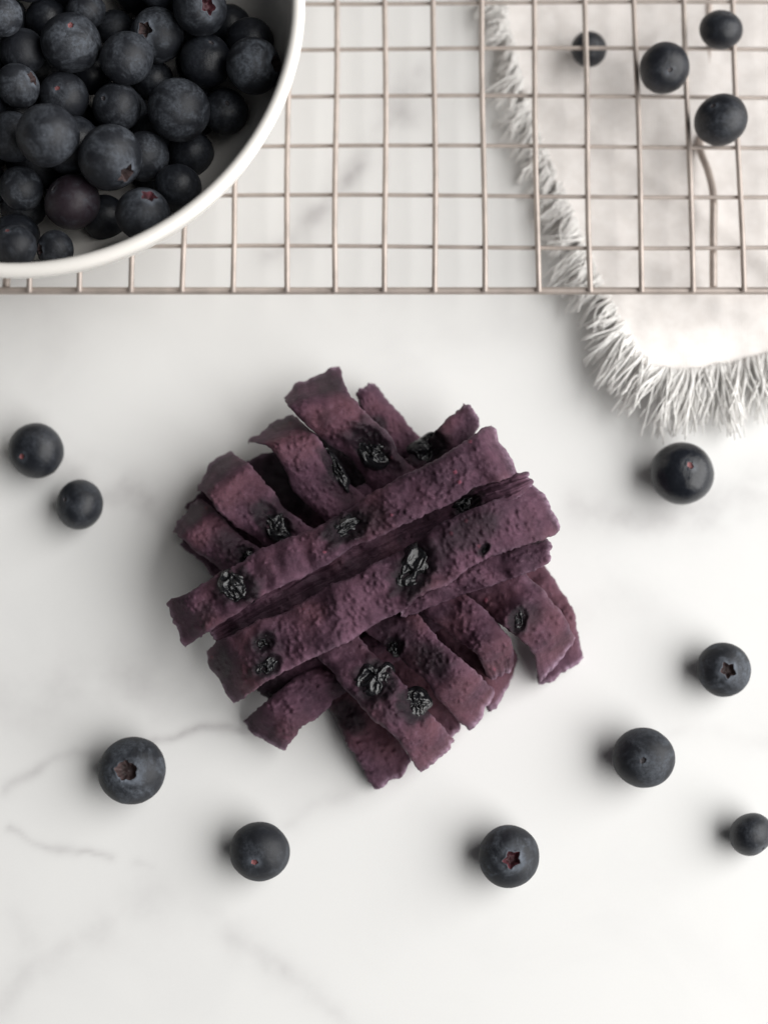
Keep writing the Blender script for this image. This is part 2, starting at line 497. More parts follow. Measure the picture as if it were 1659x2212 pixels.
# ------------------------------------------------------------------ cooling rack
RZ = 0.0135            # height of the wires running away from the camera
def build_rack():
    front = at(0, 628, RZ - 0.0014)[1]
    root = bpy.data.objects.new('cooling_rack', None); COL.objects.link(root)
    root.location = (0.0, front, 0.0)
    tag(root, 'taupe wire cooling rack with square grid standing over the linen cloth', 'cooling rack')
    inv = np.array([0.0, front, 0.0])
    cols = [at(p, 600, RZ)[0] for p in (172, 285, 395, 503, 619, 724, 832, 940, 1047, 1162, 1275, 1387, 1497, 1605)]
    sp = (cols[-1] - cols[0]) / 13
    cols = [cols[0] - sp * k for k in range(6, 0, -1)] + cols + [cols[-1] + sp * k for k in range(1, 7)]
    rows = [at(900, p, RZ - 0.001)[1] for p in (533, 423, 316, 208, 105, 5)]
    rs = (rows[-1] - rows[0]) / 5
    rows += [rows[-1] + rs * k for k in range(1, 9)]
    back = rows[-1] + rs
    for x in cols:
        ys = np.linspace(front - 0.0006, back + 0.0006, 14)
        p = np.stack([x + 0.00018 * np.sin(ys * 90 + x * 700), ys, RZ + 0.00025 * np.sin(ys * 60 + x * 300)], -1)
        v, f = tube(p - inv, 0.00060, 8)
        link('wire', mesh('long_wire', v, f, M['rack']), root)
    x0, x1 = cols[0] - 0.004, cols[-1] + 0.004
    for y in rows:
        xs = np.linspace(x0, x1, 14)
        p = np.stack([xs, y + 0.0003 * np.sin(xs * 40 + y * 500), np.full(14, RZ - 0.00098)], -1)
        v, f = tube(p - inv, 0.00046, 8)
        link('wire', mesh('cross_wire', v, f, M['rack']), root)
    rc = 0.006
    cs = []
    for cx, cy, a0 in ((x1 - rc, front + rc, -90), (x1 - rc, back - rc, 0), (x0 + rc, back - rc, 90), (x0 + rc, front + rc, 180)):
        for a in np.linspace(a0, a0 + 90, 7):
            cs.append((cx + rc * math.cos(math.radians(a)), cy + rc * math.sin(math.radians(a)), RZ - 0.00128))
    # straight runs need points of their own
    full = []
    for i, p in enumerate(cs):
        q = cs[(i + 1) % len(cs)]
        n = max(1, int(math.dist(p, q) / 0.012))
        for k in range(n):
            full.append([p[j] + (q[j] - p[j]) * k / n for j in range(3)])
    v, f = tube(np.array(full) - inv, 0.00082, 10, closed=True)
    link('frame', mesh('rack_frame', v, f, M['rack']), root)
    # folded foot wire under the grid on the cloth side, and a mirrored one out of sight under the bowl
    for mx in (False, True):
        pts = [(1541, 622, RZ - .0028), (1541, 560, RZ - .0028), (1541, 480, RZ - .0028), (1541, 420, RZ - .0030), (1530, 370, RZ - .0055),
               (1512, 318, RZ - .0095), (1519, 270, 0.0013), (1530, 200, 0.0013), (1531, 110, 0.0013), (1531, 10, 0.0013), (1531, -80, 0.0013), (1531, -200, .0013)]
        P = np.array([at(*p) for p in pts])
        if mx: P[:, 0] = cols[4] + sp / 2 + (P[:, 0] - P[0, 0])
        P = hermite(P, np.linspace(0, 1, 60))
        v, f = tube(P - inv, 0.00085, 8)
        link('foot_wire', mesh('foot_wire', v, f, M['rack']), root)
    for x in (x0 + 0.012, x1 - 0.012):
        for y in (front, back):
            p = np.array([[x, y, RZ - .0015], [x, y + (0.002 if y == front else -0.002), 0.006], [x, y + (0.003 if y == front else -0.003), 0.0008]])
            v, f = tube(p - inv, 0.0008, 8)
            link('leg', mesh('rack_leg', v, f, M['rack']), root)
    return cols, rows
RACK_COLS, RACK_ROWS = build_rack()

# berries on and under the rack
for (px, py, r, po, sd, base, lab, grp) in [
    (1435, 146, 54, (0.1, 0.5), 6, 'rack', 'blueberry resting on the rack wires directly above the cloth', 'blueberries on the rack'),
    (1557, 63, 46, (0.2, -0.6), 5, 'rack', 'smaller blueberry resting on the rack wires over the foot wire', 'blueberries on the rack'),
    (1557, 258, 57, (-0.5, -0.3), 7, 'rack', 'biggest blueberry resting on the rack wires at the bend of the foot wire', 'blueberries on the rack'),
    (1272, 105, 38, (0.2, 0.1), 6, 'cloth', 'small blueberry on the cloth seen through the rack under a wire crossing', None),
]:
    z0 = 0.0150 if base == 'rack' else 0.0032
    R = r * pxsize(at(px, py, z0 + .004))
    o = berry((0, 0, 0), R, pole_dir(*po), 'scar', sd, 'berry_dark', 'scar_dark', lab, grp, (1, 1.02, 1), px)
    zc = RZ - 0.0003 + R * 0.80 if base == 'rack' else z0 - rest_z(o)
    o.location = Vector(at(px, py, zc))

# ------------------------------------------------------------------ bowl
BZ = RZ + 0.0006
RIMZ = 0.050
bc = at(48, 6, RIMZ)
BR = 611 * pxsize(bc)
BC = np.array([bc[0], bc[1]])
def build_bowl():
    t = 0.0029
    outer = [(0.0, 0.0016), (0.020, 0.0016), (0.0225, 0.0), (0.0250, 0.0), (0.0262, 0.0022), (0.034, 0.0056), (0.0425, 0.0115), (0.0490, 0.0195),
             (BR - 0.0022, 0.0265), (BR - 0.0008, 0.0315)]
    H = RIMZ - BZ
    outer += [(BR - 0.0001, H - 0.0020), (BR, H - 0.0012), (BR - 0.0004, H - 0.0004), (BR - 0.0012, H), (BR - t + 0.0010, H), (BR - t + 0.0003, H - 0.0005), (BR - t, H - 0.0014)]
    inner = [(BR - t - 0.0006, 0.0300), (BR - t - 0.0020, 0.0235), (0.0465, 0.0165), (0.0395, 0.0098), (0.030, 0.0058), (0.015, 0.0044), (0.0, 0.0042)]
    pr = np.array(outer + inner)
    # refine
    d = np.r_[0, np.cumsum(np.hypot(*np.diff(pr, axis=0).T))]
    n = 120
    ph = np.linspace(0, 2 * math.pi, n, endpoint=False)
    R_ = pr[:, 0][:, None]; Z_ = pr[:, 1][:, None]
    wob = 1 + 0.0025 * np.sin(2 * ph + 0.4)[None]
    V = np.stack([R_ * np.cos(ph) * wob, R_ * np.sin(ph) * wob, Z_ + 0 * ph[None]], -1).reshape(-1, 3)
    F = grid_faces(len(pr), n, True)
    me = mesh('bowl', V, F, M['ceramic'])
    o = link('bowl', me, loc=(BC[0], BC[1], BZ))
    md = o.modifiers.new('smooth', 'SUBSURF'); md.levels = 1; md.render_levels = 1
    tag(o, 'cream white ceramic bowl heaped with blueberries on the wire rack', 'bowl')
build_bowl()

def r_in(z):   # inner radius of the bowl at world height z
    zs = BZ + np.array([0.0042, 0.0058, 0.0098, 0.0165, 0.0235, 0.0300, 0.034])
    rs = np.array([0.015, 0.030, 0.0395, 0.0465, BR - 0.0049, BR - 0.0035, BR - 0.0029])
    return np.interp(z, zs, rs)

GEN = 'blueberry heaped in the white bowl'
G = 'blueberries heaped in the white bowl'
HEAP = [  # px, py, r, tier, pole offset or None, kind, seed, skin, core, label
    (150, 84, 66, 0, (0.18, -0.22), 'scar', 5, 'berry', 'scar', 'large blueberry in the bowl with ringed pink stem scar'),
    (36, 181, 48, 0, (0.85, -0.2), 'calyx', 2, 'berry_bloom', 'calyx', 'blueberry in the bowl with pale bloom crescent along its side'),
    (139, 210, 54, 1, (-0.08, 0.05), 'scar', 6, 'berry', 'scar', 'blueberry in the bowl with bright pink dot scar'),
    (272, 121, 57, 0, None, 'scar', 7, 'berry', 'scar_dark', 'plain blueberry between the ringed pink scar berry and the dusty blue one in the bowl'),
    (338, 72, 60, 1, (-0.35, 0.2), 'calyx', 3, 'berry_bloom', 'calyx', 'dusty blue blueberry in the bowl with dark calyx to its side'),
    (432, 16, 60, 0, (0.45, 0.35), 'calyx', 4, 'berry', 'calyx_pink', 'blueberry in the bowl with dull pink calyx cavity'),
    (553, 127, 63, -1, (0.92, 0.1), 'calyx', 1, 'berry_bloom', 'calyx', 'dusty blue blueberry in the bowl leaning against the rim'),
    (445, 127, 57, 1, (0.3, -0.4), 'scar', 6, 'berry_dark', 'scar_dark', 'dark blueberry in the bowl beside the dusty one leaning on the rim'),
    (382, 222, 68, 0, None, 'scar', 5, 'berry', 'scar_dark', 'large smooth plain blueberry surrounded by dark ones in the bowl'),
    (254, 230, 53, 1, (-0.45, 0.0), 'scar', 7, 'berry', 'scar_dark', 'blueberry in the bowl with pale ringed dark scar'),
    (487, 248, 50, 2, (0.2, 0.0), 'scar', 6, 'berry_dark', 'scar_dark', 'dark blueberry lying low by the bowl wall'),
    (453, 347, 52, 2, None, 'scar', 5, 'berry_dark', 'scar_dark', 'dark blueberry lying low by the bowl wall'),
    (114, 311, 69, 0, None, 'scar', 6, 'berry', 'scar_dark', 'large plain blueberry in the bowl touching the reddish purple one'),
    (242, 346, 71, 0, (0.62, 0.72), 'calyx', 2, 'berry', 'calyx', 'large blueberry in the bowl with calyx flaps turned to its lower side'),
    (318, 350, 52, 2, None, 'scar', 7, 'berry', 'scar_dark', 'blueberry tucked behind the large one with turned calyx flaps in the bowl'),
    (28, 300, 55, 1, None, 'scar', 5, 'berry', 'scar_dark', GEN),
    (158, 438, 60, 1, (-0.6, -0.3), 'scar', 6, 'berry_purple', 'scar_dark', 'reddish purple blueberry in the bowl'),
    (308, 457, 61, -1, (0.35, -0.48), 'calyx', 3, 'berry_bloom', 'calyx_pink', 'blueberry in the bowl with pink-red calyx near the rim'),
    (378, 415, 48, 2, None, 'calyx', 4, 'berry', 'calyx', 'dark blueberry lying low by the bowl wall'),
    (40, 433, 50, 2, None, 'calyx', 1, 'berry', 'calyx', GEN),
    (24, 520, 48, -1, (-0.2, -0.55), 'scar', 7, 'berry', 'scar', 'small blueberry with reddish pit touching the bowl wall'),
    (112, 527, 43, 0, (-0.75, 0.2), 'calyx', 2, 'berry', 'calyx', 'small blueberry in the bowl with black calyx turned sideways'),
    (235, 506, 50, 2, None, 'calyx', 3, 'berry_dark', 'calyx', 'dark blueberry lying low by the bowl wall'),
    (8, 40, 46, 0, None, 'scar', 5, 'berry_bloom', 'scar_dark', GEN),
    (48, 112, 50, 1, None, 'scar', 6, 'berry', 'scar_dark', GEN),
    (245, 46, 42, 2, None, 'scar', 7, 'berry', 'scar_dark', GEN),
    (180, 8, 42, 1, None, 'calyx', 1, 'berry', 'calyx', GEN),
    (525, 45, 48, 2, None, 'scar', 5, 'berry_dark', 'scar_dark', 'dark blueberry lying low by the bowl wall'),
    (200, 160, 44, 2, None, 'scar', 6, 'berry_dark', 'scar_dark', GEN),
    (322, 285, 46, 2, None, 'scar', 7, 'berry_dark', 'scar_dark', GEN),
    (330, 165, 46, 2, None, 'scar', 7, 'berry_dark', 'scar_dark', GEN),
    (95, 30, 48, 2, None, 'scar', 5, 'berry_dark', 'scar_dark', GEN),
]
def build_heap():
    tz = {-1: 0.0425, 0: 0.0390, 1: 0.0335, 2: 0.0285}
    C, Rr, pin = [], [], []
    for h in HEAP:
        p = at(h[0], h[1], tz[h[3]])
        C.append(p); Rr.append(h[2] * pxsize(p)); pin.append(1)
    g = np.random.default_rng(3)
    nvis = len(C)
    # berries out of the picture (rest of the heap) and the hidden layers below
    for lay, z in ((0, 0.0370), (1, 0.0285), (2, 0.0225)):
        for a in np.arange(-0.055, 0.056, 0.0118):
            for b in np.arange(-0.055, 0.056, 0.0108):
                off = 0.0059 if int(round((b + .055) / .0108)) % 2 else 0.0
                x, y = BC[0] + a + off + g.normal() * .0006, BC[1] + b + g.normal() * .0006
                r = 0.0053 + g.random() * 0.0009
                if math.hypot(x - BC[0], y - BC[1]) > r_in(z) - r: continue
                p = np.array([x, y, z])
                vis = np.array(C[:nvis]); vr = np.array(Rr[:nvis])
                if lay == 0:
                    q = p - CAM
                    u = q[0] / (q @ FWD) / (SENSOR / LENS) * 1659 + 829.5
                    w = 1106 - (q @ UP) / (q @ FWD) / (SENSOR / LENS) * 1659
                    if u > -45 and w > -45: continue
                if (np.linalg.norm(vis - p, axis=1) < (vr + r) * 0.8).any(): continue
                C.append(p); Rr.append(r); pin.append(0)
    for zz, n in ((0.0235, 25), (0.0325, 26)):          # berries leaning on the bowl wall below the heap
        for a in np.linspace(0, 2 * math.pi, n, endpoint=False):
            r = 0.0050 + g.random() * 0.0007
            rr_ = r_in(zz) - r
            p = np.array([BC[0] + rr_ * math.cos(a), BC[1] + rr_ * math.sin(a), zz])
            if (np.linalg.norm(np.array(C) - p, axis=1) < (np.array(Rr) + r) * 0.86).any(): continue
            C.append(p); Rr.append(r); pin.append(0)
    C = np.array(C); Rr = np.array(Rr); pin = np.array(pin)
    C0 = C.copy()
    for it in range(160):
        d = C[:, None] - C[None]
        L = np.linalg.norm(d, axis=-1) + np.eye(len(C))
        ov = np.clip((Rr[:, None] + Rr[None]) * 0.955 - L, 0, None) * (1 - np.eye(len(C)))
        push = (d / L[..., None] * ov[..., None]).sum(1) * 0.35
        push[:nvis, :2] *= 0.35
        C += push
        C[:nvis, :2] += (C0[:nvis, :2] - C[:nvis, :2]) * 0.08
        C[:, 2] -= 0.00002
        C[:, 2] = np.maximum(C[:, 2], BZ + 0.0044 + Rr)
        rel = C[:, :2] - BC
        rr = np.linalg.norm(rel, axis=1)
        lim = r_in(C[:, 2]) - Rr * 0.96
        k = np.minimum(1, lim / rr)
        C[:, :2] = BC + rel * k[:, None]
    C[:, 2] = np.minimum(C[:, 2], 0.0435)
    # berries lodged in the remaining gaps so that the heap is closed
    for zz in (0.033, 0.029, 0.025, 0.021):
        for a in np.arange(-0.052, 0.053, 0.0035):
            for b in np.arange(-0.052, 0.053, 0.0035):
                r = 0.0044 + g.random() * 0.0009
                p = np.array([BC[0] + a, BC[1] + b, zz])
                if math.hypot(a, b) > r_in(zz) - r: continue
                if (np.linalg.norm(C - p, axis=1) < (Rr + r) * 0.88).any(): continue
                C = np.vstack([C, p]); Rr = np.r_[Rr, r]
    for i in range(len(C)):
        if i < nvis:
            _, _, _, _, po, kind, sd, skin, core, lab = HEAP[i]
        else:
            kind = 'scar' if g.random() < 0.5 else 'calyx'
            sd = int(g.choice((5, 6, 7) if kind == 'scar' else (1, 2, 3, 4)))
            skin = str(g.choice(['berry', 'berry_dark', 'berry_bloom'], p=[.5, .45, .05])); core = 'scar_dark' if kind == 'scar' else 'calyx'
            po, lab = None, GEN
        if po is None:
            v = g.normal(size=3); v[2] = -abs(v[2]) - 0.3
        else:
            v = pole_dir(*po)
        berry(C[i], Rr[i], tuple(v), kind, sd, skin, core, lab, G, (1 + g.normal() * .02, 1 + g.normal() * .02, 1.06), g.random() * 6)
build_heap()

# ------------------------------------------------------------------ linen cloth with fringe
CL_LEFT = np.array([(1050, -330), (1066, -160), (1082, 0), (1112, 150), (1160, 300), (1212, 430), (1262, 560), (1305, 660), (1350, 750), (1392, 812)], float)
CL_BOT = np.array([(1392, 812), (1470, 822), (1560, 806), (1680, 775), (1850, 730), (2060, 690)], float)
def cloth_z(X, Y):
    P = np.stack([X, Y, 0 * X], -1)
    cx, cy, _ = at(1400, 800, 0.003)
    z = 0.0014 + 0.0011 * (1 + fbm(P * 45, 31, 2)) * 0.7 + 0.0004 * fbm(P * 160, 32, 2)
    z += 0.0042 * np.exp(-(((X - cx) / 0.022) ** 2 + ((Y - cy) / 0.020) ** 2))
    # soft diagonal creases
    s = (X - cx) * 0.5 + (Y - cy) * 0.87
    z += 0.0013 * np.exp(-((s - 0.022) / 0.004) ** 2) + 0.0010 * np.exp(-((s - 0.040 + 0.2 * (X - cx)) / 0.003) ** 2)
    return z
def build_cloth():
    nu, nv = 90, 150
    tv = np.linspace(0, 1, nv); tu = np.linspace(0, 1, nu)
    L = hermite(CL_LEFT, tv); B = hermite(CL_BOT, tu)
    PX = L[:, None, 0] + (B[None, :, 0] - B[0, 0]) * (1 + (L[0, 0] - L[:, None, 0]) * 0)
    PY = L[:, None, 1] + (B[None, :, 1] - B[0, 1]) * tv[:, None] ** 3
    W = at(PX, PY, 0.003)
    Z = cloth_z(W[..., 0], W[..., 1])
    V = np.stack([W[..., 0], W[..., 1], Z], -1)
    base = at(1500, 500, 0.0)
    root = bpy.data.objects.new('linen_cloth', None); COL.objects.link(root); root.location = base
    tag(root, 'off-white linen cloth with frayed fringe lying under the wire rack', 'cloth')
    me = mesh('cloth_sheet', V.reshape(-1, 3) - base, grid_faces(nv, nu)[:, ::-1], M['linen'])
    o = link('fabric', me, root)
    md = o.modifiers.new('thickness', 'SOLIDIFY'); md.thickness = 0.0007; md.offset = -1
    # fringe threads
    g = np.random.default_rng(21)
    vs, fs, n0 = [], [], 0
    def thread(p0, dirpx, length, lift, clump, z_end):
        nonlocal n0
        k = 9
        t = np.linspace(0, 1, k)
        side = np.array([-dirpx[1], dirpx[0]])
        curl = g.normal() * 0.10; wv = g.normal() * 0.045; fq = 3 + g.random() * 4; p_ = g.random() * 6
        pp = p0 + dirpx * (length * t)[:, None] + side * ((curl * t ** 2 + wv * np.sin(fq * t + p_) - wv * math.sin(p_)) * length)[:, None]
        pp += clump[None] * (t ** 1.5)[:, None]
        w = at(pp[:, 0], pp[:, 1], 0.0025)
        z0 = float(cloth_z(np.array([w[0, 0]]), np.array([w[0, 1]]))[0]) + 0.0004
        z = z0 * (1 - 0.35 * t ** 2) + (z_end - 0.0016) * t ** 1.5 + lift * np.sin(math.pi * t) + 0.0002
        w[:, 2] = np.maximum(z, 0.0003)
        r = 0.00016 + g.random() * 0.00015
        v, f = tube(w - base, r * (1 - 0.35 * t), 5)
        vs.append(v); fs.extend([[a + n0 for a in q] for q in f]); n0 += len(v)
    tt = np.sort(g.random(640))
    Lp = hermite(CL_LEFT, tt)
    clumps = g.normal(size=(90, 2)) * np.array([16, 16])
    for i, t in enumerate(tt):
        ang = float(np.interp(t, [0, .35, .7, .86, 1], [140, 128, 130, 146, 126])) + g.normal() * 6         # degrees, screen: 180 left, 90 down
        ang += 9 * math.sin(t * 70)
        d = np.array([math.cos(math.radians(ang)), math.sin(math.radians(ang))])
        ln = (54 + 36 * t) * (0.65 + 0.55 * g.random())
        p0 = Lp[i] - d * (6 + 12 * g.random())
        thread(p0, d, ln, 0.0024 * g.random(), clumps[int(t * 75)], abs(g.normal()) * 0.0026 + 0.0008)
    tt = np.sort(g.random(600) ** 1.0)
    Bp = hermite(CL_BOT, tt)
    clumps = g.normal(size=(90, 2)) * np.array([20, 14])
    for i, t in enumerate(tt):
        ang = float(np.interp(t, [0, .08, .2, .5, 1], [126, 108, 94, 86, 84])) + g.normal() * 6 + 6 * math.sin(t * 70)
        d = np.array([math.cos(math.radians(ang)), math.sin(math.radians(ang))])
        ln = (112 + 20 * math.sin(t * 9)) * (0.7 + 0.45 * g.random())
        p0 = Bp[i] - d * (6 + 12 * g.random())
        thread(p0, d, ln, 0.0026 * g.random(), clumps[int(t * 60)], abs(g.normal()) * 0.0026 + 0.0008)
    f = link('fringe', mesh('fringe', np.vstack(vs), fs, M['thread']), root)
    tag(f, kind='stuff')
build_cloth()

# ------------------------------------------------------------------ dried dough strips
def dried_piece(parent, base, c, ax, ay, ang, h, seed):
    """wrinkled dried blueberry baked into a strip; c world centre of the piece, ax/ay half sizes (m)"""
    nr, nph = 26, 54
    r = np.linspace(0.0, 1.0, nr) ** 0.9
    ph = np.linspace(0, 2 * math.pi, nph, endpoint=False)
    Rr, PH = np.meshgrid(r, ph, indexing='ij')
    x = Rr * np.cos(PH); y = Rr * np.sin(PH)
    q = np.stack([x, y, 0 * x + seed], -1)
    edge = 1.25 + 0.34 * noise3(np.stack([np.cos(PH) * 1.6, np.sin(PH) * 1.6, 0 * PH + seed], -1), seed)
    wx = fbm(q * 1.6 + 7, seed, 2); wy = fbm(q * 1.6 + 3, seed + 1, 2)
    qq = np.stack([x * 3.2 + wx * 1.5, y * 3.2 + wy * 1.5, 0 * x + seed * 1.3], -1)
    rid = 1 - np.abs(noise3(qq, seed + 2)) * 1.6
    rid2 = 1 - np.abs(noise3(qq * 2.1 + 4, seed + 3)) * 1.5
    dome = h * np.sqrt(np.clip(1 - Rr ** 2.4, 0, 1))
    z = dome - 0.25 * h + (0.00085 * rid + 0.00030 * rid2 - 0.0010) * (1 - Rr ** 6) - 0.0012 * Rr ** 6
    X = x * ax * edge; Y = y * ay * edge
    ca, sa = math.cos(ang), math.sin(ang)
    V = np.stack([X * ca - Y * sa, X * sa + Y * ca, z], -1).reshape(-1, 3) + (np.asarray(c) - base)
    o = link('dried_blueberry', mesh('dried_blueberry', V, grid_faces(nr, nph, True), M['dried']), parent)
    return o

ZS = 1.5
def strip(stations, label, berries=(), seed=1, camber=0.8, thick=2.3, pebbles=1.0, stains_shade=(), ragged=1.0, ridged=0.0):
    S = np.array([(s + (0,) if len(s) == 5 else s) for s in stations], float)
    S[:, 4] = np.where(S[:, 4] > 2.8, 2.7 + (S[:, 4] - 2.8) * ZS, S[:, 4])   # lx ly rx ry z tilt
    mid = (S[:, :2] + S[:, 2:4]) / 2
    length = np.hypot(*np.diff(mid, axis=0).T).sum()
    nu = int(np.clip(length / 2.7, 60, 330)); nv = 38
    t = np.linspace(0, 1, nu); v = np.linspace(0, 1, nv)
    H = hermite(S, t)
    # ragged long edges and torn ends, in photograph pixels
    ej = lambda k: (fbm(np.stack([t * length / 60, 0 * t + k, 0 * t + seed], -1), seed, 3) * 9.0
                    + noise3(np.stack([t * length / 9, 0 * t + k, 0 * t + seed], -1), seed + 9) * 0.8) * ragged
    wv = H[:, 2:4] - H[:, :2]; wl = np.hypot(*wv.T)[:, None]
    Lp = H[:, :2] - wv / wl * ej(1)[:, None]
    Rp = H[:, 2:4] + wv / wl * ej(2)[:, None]
    PX = Lp[:, None, 0] + (Rp - Lp)[:, None, 0] * v[None]
    PY = Lp[:, None, 1] + (Rp - Lp)[:, None, 1] * v[None]
    dirn = np.gradient(mid, axis=0); d0 = dirn[0] / np.hypot(*dirn[0]); d1 = dirn[-1] / np.hypot(*dirn[-1])
    for (dd, e, sg, k) in ((d0, t, -1, 3), (d1, 1 - t, 1, 4)):
        j = (fbm(np.stack([v * 3.2, 0 * v + k, 0 * v + seed], -1), seed + 20, 2) * 8
             + fbm(np.stack([v * 12, 0 * v + k, 0 * v + seed], -1), seed + 21, 3) * 4
             - 7 * np.abs(2 * v - 1) ** 4) * ragged
        fall = np.exp(-(e * length / 24.0))[:, None]
        PX += sg * dd[0] * j[None] * fall; PY += sg * dd[1] * j[None] * fall
    sv = (2 * v - 1)[None]
    z = H[:, 4][:, None] + H[:, 5][:, None] * (v[None] - 0.5)
    z = z + camber * (1 - sv ** 2) - 0.75 * np.abs(sv) ** 7
    q = np.stack([PX / 100, PY / 100, 0 * PX + seed * 1.7], -1)
    z = z + 1.0 * fbm(q * 1.7, seed + 30, 2) + 0.32 * fbm(q * 5.5, seed + 31, 2) + 0.07 * fbm(q * 20, seed + 32, 3)
    if ridged: z = z + ridged * fbm(np.stack([np.broadcast_to(t[:, None] * length / 130, z.shape), np.broadcast_to(v[None] * 11, z.shape), 0 * z + seed], -1), seed + 36, 3)
    # folds across the strip near its bends
    fold = fbm(np.stack([t * length / 45, 0 * t, 0 * t + seed], -1), seed + 33, 2)[:, None]
    tw = noise3(np.stack([t * length / 120, 0 * t + 3, 0 * t + seed], -1), seed + 34)[:, None]
    z = z + 1.7 * tw * sv + 1.3 * fold * np.cos(v * 2.2 + seed)[None]
    stain_shade = np.zeros(z.shape); pink = np.zeros(z.shape)
    # baked-in bubbles and seeds
    g = np.random.default_rng(seed)
    area = length * float(wl.mean())
    dens = sstep(-0.25, 0.35, fbm(q * 1.6 + 8, seed + 35, 2))
    for _ in range(int(area / 95 * pebbles)):
        i, jx = g.integers(3, nu - 3), g.integers(1, nv - 1)
        if g.random() > 0.06 + 0.94 * dens[i, jx]: continue
        rad = g.uniform(2.6, 5.6); hgt = rad * g.uniform(0.040, 0.085)
        i0, i1 = max(0, i - 7), min(nu, i + 8)
        dd = ((PX[i0:i1] - PX[i, jx]) ** 2 + (PY[i0:i1] - PY[i, jx]) ** 2) / rad ** 2
        b = np.clip(1 - dd, 0, 1) ** 0.7
        z[i0:i1] += hgt * b
        if g.random() < 0.007: pink[i0:i1] = np.maximum(pink[i0:i1], 0.8 * sstep(0.1, 0.5, b))
    for (bx, by, ra, rb, ang, h) in berries:
        ca, sa = math.cos(math.radians(ang)), math.sin(math.radians(ang))
        dx, dy = PX - bx, PY - by
        u = (dx * ca + dy * sa) / ra; w = (-dx * sa + dy * ca) / rb
        dist = np.hypot(u, w) * (1 + 0.22 * fbm(q * 7, seed + 40, 3))
        th_ = np.arctan2(w, u)
        pk = noise3(np.stack([np.cos(th_) * 3, np.sin(th_) * 3, 0 * th_ + bx], -1), seed + 42)
        z -= 1.3 * np.exp(-(dist / 1.0) ** 2)
        z += (0.45 + 0.55 * pk) * np.exp(-((dist - 1.3) / 0.30) ** 2)
        stain_shade = np.maximum(stain_shade, (1 - sstep(0.95, 1.85 + 0.45 * pk, dist)))
    for (bx, by, ra, rb, ang, st) in stains_shade:  # some patches are juice stains, others shade painted into the colour
        ca, sa = math.cos(math.radians(ang)), math.sin(math.radians(ang))
        dx, dy = PX - bx, PY - by
        dist = np.hypot((dx * ca + dy * sa) / ra, (-dx * sa + dy * ca) / rb) * (1 + 0.3 * fbm(q * 6, seed + 41, 3))
        stain_shade = np.maximum(stain_shade, st * (1 - sstep(0.45, 1.15, dist)))
    # pale dry crumb along the torn ends
    e0 = t[:, None] * length; e1 = (1 - t)[:, None] * length
    fr = np.maximum(np.exp(-(e1 / 7.0) ** 2), 0.8 * np.exp(-(e0 / 6.0) ** 2)) * np.ones_like(z)
    fr = np.maximum(fr, 0.22 * np.abs(sv) ** 14) 
    fr *= np.clip(0.75 + 0.8 * fbm(q * 14, seed + 44, 2), 0, 1)
    z = np.maximum(z, thick + 0.2)
    top = at(PX, PY, z / 1000.0)
    # underside and cut sides
    nb = nv
    vb = np.linspace(1, 0, nb)
    side_in = 0.02
    def row(vv, zoff, out):
        px = Lp[:, 0] + (Rp - Lp)[:, 0] * vv; py = Lp[:, 1] + (Rp - Lp)[:, 1] * vv
        j = np.clip(vv, 0, 1) * (nv - 1); a = int(j); b = min(a + 1, nv - 1); f = j - a
        # follow the torn ends and the top height
        px = PX[:, a] * (1 - f) + PX[:, b] * f + (wv / wl)[:, 0] * out
        py = PY[:, a] * (1 - f) + PY[:, b] * f + (wv / wl)[:, 1] * out
        zz = z[:, a] * (1 - f) + z[:, b] * f - zoff
        return at(px, py, np.maximum(zz, 0.05) / 1000.0)
    nz = lambda k: noise3(np.stack([t * length / 5, 0 * t + k, 0 * t + seed], -1), seed + 50) * 1.8
    ring = [top]
    ring += [row(1, 0.30 * thick, 1.5 + nz(1))[:, None], row(1, 0.6 * thick, 0.8 + nz(2))[:, None], row(1, 0.88 * thick, -0.5 + nz(3))[:, None]]
    ring += [row(x * 0.98 + 0.01, thick, 0)[:, None] for x in vb]
    ring += [row(0, 0.88 * thick, 0.5 - nz(4))[:, None], row(0, 0.6 * thick, -0.8 - nz(5))[:, None], row(0, 0.30 * thick, -1.5 - nz(6))[:, None]]
    R = np.concatenate(ring, 1)
    nrg = R.shape[1]
    # close the ends on a line at mid thickness
    def cap(k, dd):
        vv = np.r_[v, 1, 1, 1, vb, 0, 0, 0]
        zt = np.interp(vv, v, top[k][:, 2]) - thick / 2000
        c = R[k].copy()
        c[:, 0] = np.interp(vv, v, top[k][:, 0]); c[:, 1] = np.interp(vv, v, top[k][:, 1])
        s = pxsize(c[0])
        up_ = (R[k][:, 2] > zt)
        ins = np.where(up_, 1.2, 0.0) * s
        c[:, 2] = R[k][:, 2] * 0.45 + zt * 0.55
        c[:, 0] += dd[0] * ins; c[:, 1] -= dd[1] * ins
        c2 = c.copy(); c2[:, 2] = zt
        c2[:, 0] = np.interp(vv, v, top[k][:, 0]) + dd[0] * s * 1.6; c2[:, 1] = np.interp(vv, v, top[k][:, 1]) - dd[1] * s * 1.6
        return c, c2
    a1, a2 = cap(0, -d0); b1, b2 = cap(-1, d1)
    R = np.concatenate([a2[None], a1[None], R, b1[None], b2[None]], 0)
    ext = lambda m: np.concatenate([m, np.repeat(m[:, -1:], 3, 1), m[:, np.clip((vb * (nv - 1)).astype(int), 0, nv - 1)], np.repeat(m[:, :1], 3, 1)], 1)
    pad = lambda m: np.concatenate([m[:1], m[:1], m, m[-1:], m[-1:]], 0)
    mask = np.stack([pad(ext(stain_shade)), pad(ext(pink)), pad(ext(fr))], -1)
    # z - thickness of the table: bases
    base = np.array([R[..., 0].mean(), R[..., 1].mean(), R[..., 2].min()])
    F = grid_faces(R.shape[0], nrg, True)
    k = nu // 2
